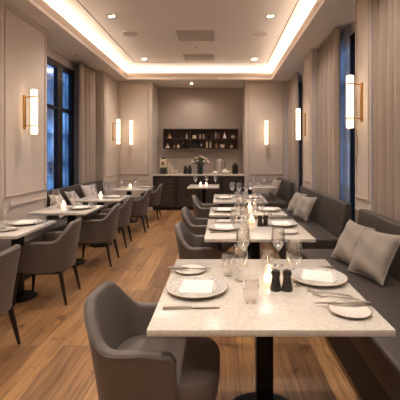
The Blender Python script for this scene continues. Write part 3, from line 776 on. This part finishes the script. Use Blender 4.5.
# ------------------------------------------------------------------ bar niche: counter
cr = empty('bar_counter', (0, 0, 0)); tag(cr, 'dark wooden counter with diamond lattice doors in the back niche', 'counter')
cx0, cx1, cy0, cy1 = -1.765, .612, 9.33, 10.175
MB().box(cx0, cy0+.02, .06, cx1, cy1, .885).build('body', 'counter_dark', cr, smooth=False)
MB().box(cx0, cy0+.06, 0, cx1, cy1, .06).build('toe_kick', 'plinth', cr, smooth=False)
nd = 4; dw = (cx1-cx0)/nd
for k in range(nd):
    a = cx0+k*dw+.008; b_ = a+dw-.016
    d = MB(); fw = .035; za, zb = .075, .87
    d.box(a, cy0, za, a+fw, cy0+.02, zb, .002, 1); d.box(b_-fw, cy0, za, b_, cy0+.02, zb, .002, 1)
    d.box(a+fw, cy0, za, b_-fw, cy0+.02, za+fw, .002, 1); d.box(a+fw, cy0, zb-fw, b_-fw, cy0+.02, zb, .002, 1)
    do = d.build('door', 'counter_dark', cr)
    lt = MB(); xa, xb_, zl, zh = a+fw, b_-fw, za+fw, zb-fw; st = .105; wd = .007
    for sg in (1, -1):
        c0 = (xa+zl) if sg > 0 else (xa-zh); c1 = (xb_+zh) if sg > 0 else (xb_-zl)
        c = c0+st/2
        while c < c1:                       # line x + sg*z = c clipped to the door opening
            pts = []
            for X in (xa, xb_):
                Z = (c-X)*sg
                if zl <= Z <= zh: pts.append((X, Z))
            for Z in (zl, zh):
                X = c-sg*Z
                if xa < X < xb_: pts.append((X, Z))
            if len(pts) >= 2:
                (x0, z0_), (x1, z1_) = pts[0], pts[-1]
                L = math.hypot(x1-x0, z1_-z0_)
                if L > .03:
                    nx, nz = -(z1_-z0_)/L*wd, (x1-x0)/L*wd; yo = cy0+(.004 if sg > 0 else .007)
                    lt.loops([[(x0+nx, yo, z0_+nz), (x1+nx, yo, z1_+nz), (x1-nx, yo, z1_-nz), (x0-nx, yo, z0_-nz)],
                              [(x0+nx, yo+.008, z0_+nz), (x1+nx, yo+.008, z1_+nz), (x1-nx, yo+.008, z1_-nz), (x0-nx, yo+.008, z0_-nz)]])
            c += st
    lt.build('lattice', 'lattice', do, smooth=False)
    hx = b_-.022 if k % 2 == 0 else a+.022
    MB().tube([(hx, cy0-.012, .42), (hx, cy0-.012, .54)], .006, 8).build('door_handle', 'charcoal', do)
MB().box(cx0, cy0-.015, .885, cx1, cy1, .92, .003, 1).build('countertop', 'counter_stone', cr)
CT = .9205
# wall shelf
sx0, sx1, sz0, sz1, sy0, sy1 = -1.60, .475, 1.60, 2.155, 9.93, 10.178
sh = empty('wall_shelf', (0, 0, 0)); tag(sh, 'dark wooden wall shelf of six open compartments above the counter', 'shelf')
f = MB(); t = .022; zm = 1.876
f.box(sx0, sy0, sz0, sx1, sy1, sz0+t); f.box(sx0, sy0, sz1-t, sx1, sy1, sz1); f.box(sx0, sy0, sz0+t, sx0+t, sy1, sz1-t); f.box(sx1-t, sy0, sz0+t, sx1, sy1, sz1-t)
f.build('frame', 'shelf_wood', sh, smooth=False)
MB().box(sx0+t, sy1-.012, sz0+t, sx1-t, sy1-.001, sz1-t).build('back_panel', 'shelf_back', sh, smooth=False)
divs = [-.86, -.22]; xs = [sx0+t, divs[0]-t/2, divs[0]+t/2, divs[1]-t/2, divs[1]+t/2, sx1-t]
for d_ in divs: MB().box(d_-t/2, sy0+.004, sz0+t, d_+t/2, sy1-.012, sz1-t).build('divider', 'shelf_wood', sh, smooth=False)
for i in range(3): MB().box(xs[2*i], sy0+.006, zm-t/2, xs[2*i+1], sy1-.012, zm+t/2).build('shelf_board', 'shelf_wood', sh, smooth=False)

def vessel(x, z, prof, m, label, cap=None, capm='brass', name='bottle', y=10.04, reeds=0, n=20, cat='bottle', grp='bottles and jars on the wall shelf'):
    r = empty(name, (x, y, z)); tag(r, label, cat, grp)
    b = MB(); b.lathe(prof, n=n); b.build('body', m, r)
    h = prof[-1][1]
    if cap:
        c = MB(); c.lathe([(0, h), (cap[0], h), (cap[0], h+cap[1]*.8), (cap[0]*.8, h+cap[1]), (0, h+cap[1])], n=16); c.build('stopper', capm, r)
    for k in range(reeds):
        a = -.5+k*1.0/(reeds-1 if reeds > 1 else 1)
        MB().tube([(0, 0, h-.01), (a*.07, 0, h+.09)], .0018, 5).build('reed', 'reed', r)
    return r
def round_b(r, h): return [(0, 0), (r, 0), (r*1.02, h*.1), (r, h*.45), (r*.6, h*.75), (r*.28, h*.85), (r*.28, h), (0, h)]
def cyl(r, h): return [(0, 0), (r, 0), (r, h*.92), (r*.9, h), (0, h)]
def pyr(r, h): return [(0, 0), (r, 0), (r*.95, h*.08), (r*.3, h*.8), (r*.2, h), (0, h)]
def bowl(r, h): return [(0, 0), (r*.6, 0), (r*.95, h*.4), (r, h*.8), (r*.85, h), (0, h)]
ZU, ZD = zm+t/2+.0005, sz0+t+.0005
def px(p): return (p-VX)*10.04/F
up, lo = 'on the upper shelf board', 'on the lower shelf board'
vessel(px(169.5), ZU, pyr(.075, .13), 'amber', 'amber triangular bottle, leftmost '+up, (.014, .03))
vessel(px(177.5), ZU, cyl(.032, .09), 'dark_glass', 'short dark jar '+up+' of the left bay', (.033, .015), 'charcoal')
vessel(px(182), ZU, round_b(.036, .11), 'dark_glass', 'dark round bottle in the middle '+up+' of left bay', (.012, .02))
vessel(px(186.6), ZU, round_b(.03, .15), 'stone_white', 'pale slim bottle '+up+' beside first divider', (.012, .02))
vessel(px(194.2), ZU, cyl(.055, .10), 'cream', 'cream candle jar '+up+' of the middle bay', (.057, .018), 'shelf_wood')
vessel(px(200.2), ZU, cyl(.022, .13), 'cream', 'left of two slim cream flasks '+up, (.014, .02), 'charcoal')
vessel(px(203.4), ZU, cyl(.022, .125), 'cream', 'right of two slim cream flasks '+up, (.014, .02), 'charcoal')
vessel(px(208.6), ZU, bowl(.06, .065), 'dark_glass', 'low dark bowl '+up+' of the middle bay', name='small_bowl', cat='bowl')
vessel(px(215.6), ZU, cyl(.022, .17), 'stone_white', 'left tall pale flask '+up+' of right bay', (.014, .02), 'cream')
vessel(px(218.6), ZU, cyl(.020, .15), 'amber', 'right tall flask '+up+' of right bay', (.014, .02), 'charcoal')
vessel(px(224.5), ZU, [(0, 0), (.045, 0), (.048, .03), (.03, .08), (.012, .10), (.012, .125), (0, .125)], 'stone_white', 'white pear-shaped bottle with stopper '+up+' of right bay', (.02, .035), 'cream')
vessel(px(233), ZU, bowl(.052, .08), 'cream', 'cream reed diffuser bowl, rightmost '+up, None, name='reed_diffuser', reeds=5, cat='diffuser')
vessel(px(167.6), ZD, pyr(.07, .11), 'cream', 'bright cone-shaped bottle, leftmost '+lo, (.012, .06))
vessel(px(174.2), ZD, cyl(.03, .07), 'amber', 'small amber jar '+lo+' of the left bay', (.03, .012), 'charcoal')
vessel(px(178.2), ZD, cyl(.034, .095), 'cream', 'cream jar with dark neck '+lo+' of the left bay', (.016, .04), 'charcoal')
vessel(px(183.2), ZD, round_b(.03, .13), 'dark_glass', 'dark slim bottle '+lo+' of the left bay', (.012, .03), 'cream')
vessel(px(187.2), ZD, bowl(.042, .08), 'dark_glass', 'dark round pot '+lo+' beside first divider', (.02, .02), name='small_pot', cat='pot')
vessel(px(194.6), ZD, cyl(.048, .15), 'charcoal', 'wide charcoal canister '+lo+' of the middle bay', (.05, .02), 'shelf_wood')
vessel(px(201.2), ZD, round_b(.033, .14), 'dark_glass', 'dark shouldered bottle '+lo+' of the middle bay', (.012, .02), 'cream')
vessel(px(206.8), ZD, cyl(.030, .17), 'cream', 'left of two tall cream bottles '+lo, (.02, .02), 'brass')
vessel(px(210.5), ZD, cyl(.028, .17), 'cream', 'right of two tall cream bottles '+lo, (.02, .02), 'brass')
vessel(px(216.4), ZD, round_b(.036, .16), 'amber', 'amber bottle '+lo+' of the right bay', (.012, .03), 'charcoal')
vessel(px(222.2), ZD, bowl(.065, .10), 'stone_white', 'round white pot '+lo+' of the right bay', None, name='small_pot', cat='pot')
vessel(px(231.4), ZD, bowl(.04, .075), 'cream', 'small reed diffuser, rightmost '+lo, None, name='reed_diffuser', reeds=4, cat='diffuser')

# counter items (depth about 9.75)
CY = 9.72; k_ = CY/F
def cxp(p): return (p-VX)*k_
r = empty('coffee_grinder', (cxp(163.5), CY, CT)); tag(r, 'white-topped coffee grinder on dark base at the left end of counter', 'appliance')
MB().box(-.075, -.09, 0, .075, .09, .17, .012, 2).build('base', 'charcoal', r); MB().box(-.08, -.095, .175, .08, .095, .40, .015, 2).build('housing', 'paper', r)
MB().lathe([(0, .40), (.05, .40), (.055, .44), (0, .445)], n=20).build('lid', 'charcoal', r); MB().box(-.035, -.10, .24, .035, -.095, .33).build('panel', 'shelf_back', r)
MB().tube([(0, 0, .165), (0, 0, .18)], .06, 16).build('neck', 'steel_dark', r)
G = 'things on the bar counter'
r = tag(MB().box(-.035, -.08, 0, .035, .08, .29, .006, 1).build('cutting_board', 'paper', loc=(cxp(169), CY+.1, CT)), 'tall pale board standing right of the coffee grinder', 'board', G)
vessel(cxp(172), CT, cyl(.035, .19), 'stone_white', 'tallest pale canister left of the dark jar pair on counter', (.03, .02), 'steel', 'canister', CY, cat='canister', grp=G)
vessel(cxp(175), CT, cyl(.028, .13), 'cream', 'small cream canister left of the dark jars on counter', (.02, .02), 'charcoal', 'canister', CY-.08, cat='canister', grp=G)
vessel(cxp(177.2), CT, cyl(.02, .10), 'stone_white', 'smallest white shaker left of the dark jars on counter', (.016, .02), 'steel', 'shaker', CY-.06, cat='shaker', grp=G)
vessel(cxp(185.5), CT, [(0, 0), (.052, 0), (.055, .02), (.055, .16), (.04, .19), (.03, .195), (0, .195)], 'dark_glass', 'left dark glass jar of the pair beside the flowers', (.035, .04), 'charcoal', 'storage_jar', CY, cat='jar', grp=G)
vessel(cxp(189.7), CT, [(0, 0), (.052, 0), (.055, .02), (.055, .16), (.04, .19), (.03, .195), (0, .195)], 'dark_glass', 'right dark glass jar of the pair beside the flowers', (.035, .04), 'charcoal', 'storage_jar', CY, cat='jar', grp=G)
vessel(cxp(235.3), CT, [(0, 0), (.085, 0), (.09, .02), (.085, .18), (.075, .23), (0, .235)], 'dark_glass', 'large dark lidded jar at the right end of counter', (.08, .03), 'charcoal', 'storage_jar', CY, cat='jar', grp=G)
for o in [o for o in bpy.data.objects if o.name.startswith('storage_jar')][-1:]:
    MB().lathe([(0, .262), (.02, .264), (.026, .285), (.018, .305), (0, .308)], n=16).build('lid_knob', 'charcoal', o)
    for s in (-1, 1): MB().tube([(s*.085, 0, .19), (s*.115, 0, .18), (s*.12, 0, .13), (s*.09, 0, .11)], .007, 8).build('handle', 'charcoal', o)
r = empty('tea_urn', (cxp(219.7), CY+.12, CT)); tag(r, 'tall metal urn with two side handles on the counter', 'urn', G)
MB().lathe([(0, 0), (.09, 0), (.09, .012), (.05, .03), (.05, .06), (.085, .09), (.10, .14), (.10, .30), (.085, .345), (0, .35)], n=28).build('body', 'steel', r)
MB().lathe([(0, .35), (.088, .35), (.088, .365), (.06, .385), (.015, .392), (.015, .41), (0, .412)], n=24).build('lid', 'stone_white', r)
for s in (-1, 1): MB().tube([(s*.095, 0, .32), (s*.14, 0, .33), (s*.145, 0, .2), (s*.14, 0, .09), (s*.085, 0, .09)], .010, 8).build('handle', 'charcoal', r)
r = empty('teapot', (cxp(225), CY-.12, CT)); tag(r, 'white teapot in front of the metal urn', 'teapot', G)
MB().lathe([(0, 0), (.06, 0), (.10, .04), (.095, .075), (.05, .11), (0, .112)], n=26).build('body', 'stone_white', r)
MB().lathe([(0, .11), (.045, .112), (.02, .135), (.012, .14), (.014, .16), (0, .163)], n=18).build('lid', 'stone_white', r)
MB().tube([(.085, 0, .05), (.13, 0, .075), (.15, 0, .12)], [.016, .011, .008], 8).build('spout', 'stone_white', r)
MB().tube([(-.085, 0, .08), (-.13, 0, .09), (-.135, 0, .05), (-.09, 0, .035)], .007, 8).build('handle', 'stone_white', r)
vessel(cxp(215.5), CT, [(0, 0), (.05, 0), (.085, .03), (.07, .065), (.02, .082), (0, .083)], 'stone_white', 'white domed sugar bowl left of the teapot', (.012, .02), 'stone_white', 'sugar_bowl', CY-.12, cat='bowl', grp=G)
# vase and roses
vx = cxp(200.2)
r = empty('flower_vase', (vx, CY, CT)); tag(r, 'dark green glass vase holding the roses on counter', 'vase', G)
MB().lathe([(0, 0), (.07, 0), (.078, .01), (.078, .20), (.068, .235), (.072, .25), (.066, .25), (.062, .235), (.070, .20), (.070, .02), (0, .02)], n=28).build('body', 'green_glass', r)
MB().lathe([(.0725, .246), (.076, .248), (.0725, .254), (.066, .25)], n=28).build('rim', 'green_glass', r)
r = empty('rose_bouquet', (vx, CY, CT)); tag(r, 'bouquet of blush and white roses in the dark vase', 'flowers', G)
rnd = random.Random(3); lf = MB(); stm = MB()
heads = [(-.20, 0, .33), (-.11, -.03, .43), (0, .03, .48), (.07, -.04, .45), (.15, .02, .41), (-.05, -.09, .36), (.10, -.09, .34), (.21, .03, .33)]
for i, h in enumerate(heads):
    b = MB(); R_ = .046
    for (rr, hh, tw) in ((.95, .55, 0), (.72, .72, .6), (.45, .85, 1.3), (.2, .9, 2.0)):
        rings = []
        for q in range(6):
            tq = q/5; ring = []
            for s_i in range(20):
                a = 2*PI*s_i/20; w = 1+.10*math.cos(5*a+tw)*tq
                rad = R_*rr*math.sin(min(PI*.62, .25+PI*.5*tq))*w
                ring.append((rad*math.cos(a), rad*math.sin(a), R_*(-.5+1.1*hh*tq)))
            rings.append(ring)
        b.loops(rings, cap0=True, cap1=True)
    o = b.build('rose_head', 'rose' if i % 3 else 'rose_pale', r, loc=h, ang=80)
    o.rotation_euler = (rnd.uniform(-.5, .3), h[0]*2, 0)
    stm.tube([(h[0]*.15, h[1]*.15, .05), (h[0]*.3, h[1]*.3, .24), (h[0], h[1], h[2]-.02)], .004, 6)
for k in range(90):
    a = rnd.uniform(0, 2*PI); d = rnd.uniform(.04, .18); z = rnd.uniform(.25, .42)-.2*max(0, d-.12)
    c = Vector((d*math.cos(a), d*math.sin(a)*.8, z)); u = Vector((math.cos(a), math.sin(a)*.8, rnd.uniform(-.3, .6))).normalized()
    v = u.cross(Vector((0, 0, 1))).normalized(); L = rnd.uniform(.04, .07)
    ring = [c-u*L, c-u*L*.2+v*L*.42, c+u*L, c-u*L*.2-v*L*.42]; up_ = u.cross(v)*.0015
    lf.loops([[p-up_ for p in ring], [p+up_ for p in ring]])
stm.build('stem_bunch', 'leaf', r); lf.build('foliage', 'leaf', r, smooth=False)

# ------------------------------------------------------------------ outside the windows
struct('ground', MB().box(-40, -20, -.6, 40, 60, -.55), 'asphalt', smooth=False)
def tower(label, x0, y0, x1, y1, h, m):
    r = empty('office_building', ((x0+x1)/2, (y0+y1)/2, -.55)); tag(r, label, 'building', 'buildings outside the windows')
    hx, hy = (x1-x0)/2, (y1-y0)/2
    MB().box(-hx, -hy, 0, hx, hy, h).build('facade', m, r, smooth=False)
    MB().box(-hx-.2, -hy-.2, h, hx+.2, hy+.2, h+.5).build('parapet', 'window_frame', r, smooth=False)
tower('blue-lit building seen through the left window', -16, 14, -9, 30, 16, 'city_blue')
tower('paler building with big lit windows beyond the left window', -26, 22, -17, 45, 24, 'city_warm')
tower('building with dusk-blue glow put into its facade beyond the right windows', 8, 10, 16, 40, 20, 'city_dusk')
r = empty('street_lamp', (-7.4, 12.2, -.55)); tag(r, 'street lamp glowing outside the left window', 'street lamp')
MB().tube([(0, 0, 0), (0, 0, 3.7)], .05, 10).build('pole', 'black_metal', r)
MB().lathe([(0, 3.7), (.10, 3.72), (.15, 3.85), (.10, 3.98), (0, 4.0)], n=20).build('lamp_globe', 'led', r)

# ------------------------------------------------------------------ lights, world, camera
w_ = bpy.data.worlds.new('dusk'); sc.world = w_; w_.use_nodes = True
bg = w_.node_tree.nodes['Background']; bg.inputs['Color'].default_value = lin('4f8fd8'); bg.inputs['Strength'].default_value = .35
WARM = (1.0, .895, .79)
def spot(x, y, z, e, ang=95, blend=.8, size=.06):
    l = bpy.data.lights.new('ceiling_spot', 'SPOT'); l.energy = e; l.color = WARM; l.spot_size = R(ang); l.spot_blend = blend; l.shadow_soft_size = size
    o = bpy.data.objects.new('ceiling_spot', l); COL.objects.link(o); o.location = (x, y, z); return o
for x in (-1.73, .77):
    for y in (-.6, 1.2, 3.4, 5.67, 8.2):
        spot(x, y, ZC-.03, 47, 130, .9)
for y in (.2, 2.3, 4.5, 6.9): spot(-.48, y, ZC-.03, 14, 120)  # middle row of spots, with no ceiling fittings modelled
spot(-.78, 9.55, ZS-.02, 22, 150, 1)  # added spot that brightens the niche
def glow(x, y, z, e, r=.04, c=(1, .74, .45)):
    l = bpy.data.lights.new('lamp_glow', 'POINT'); l.energy = e; l.color = c; l.shadow_soft_size = r
    o = bpy.data.objects.new('lamp_glow', l); COL.objects.link(o); o.location = (x, y, z)
cam = bpy.data.cameras.new('camera'); co = bpy.data.objects.new('camera', cam); COL.objects.link(co)
cam.sensor_width = 36; cam.lens = 36*F/400; cam.shift_x = -21/400; cam.shift_y = -45/400
co.location = (0, 0, EYE); co.rotation_euler = (PI/2, 0, 0); cam.clip_start = .02; cam.clip_end = 300
sc.camera = co
sc.view_settings.view_transform = 'Standard'; sc.view_settings.look = 'None'; sc.view_settings.gamma = 1; sc.view_settings.use_curve_mapping = False
sc.view_settings.exposure = 1.45
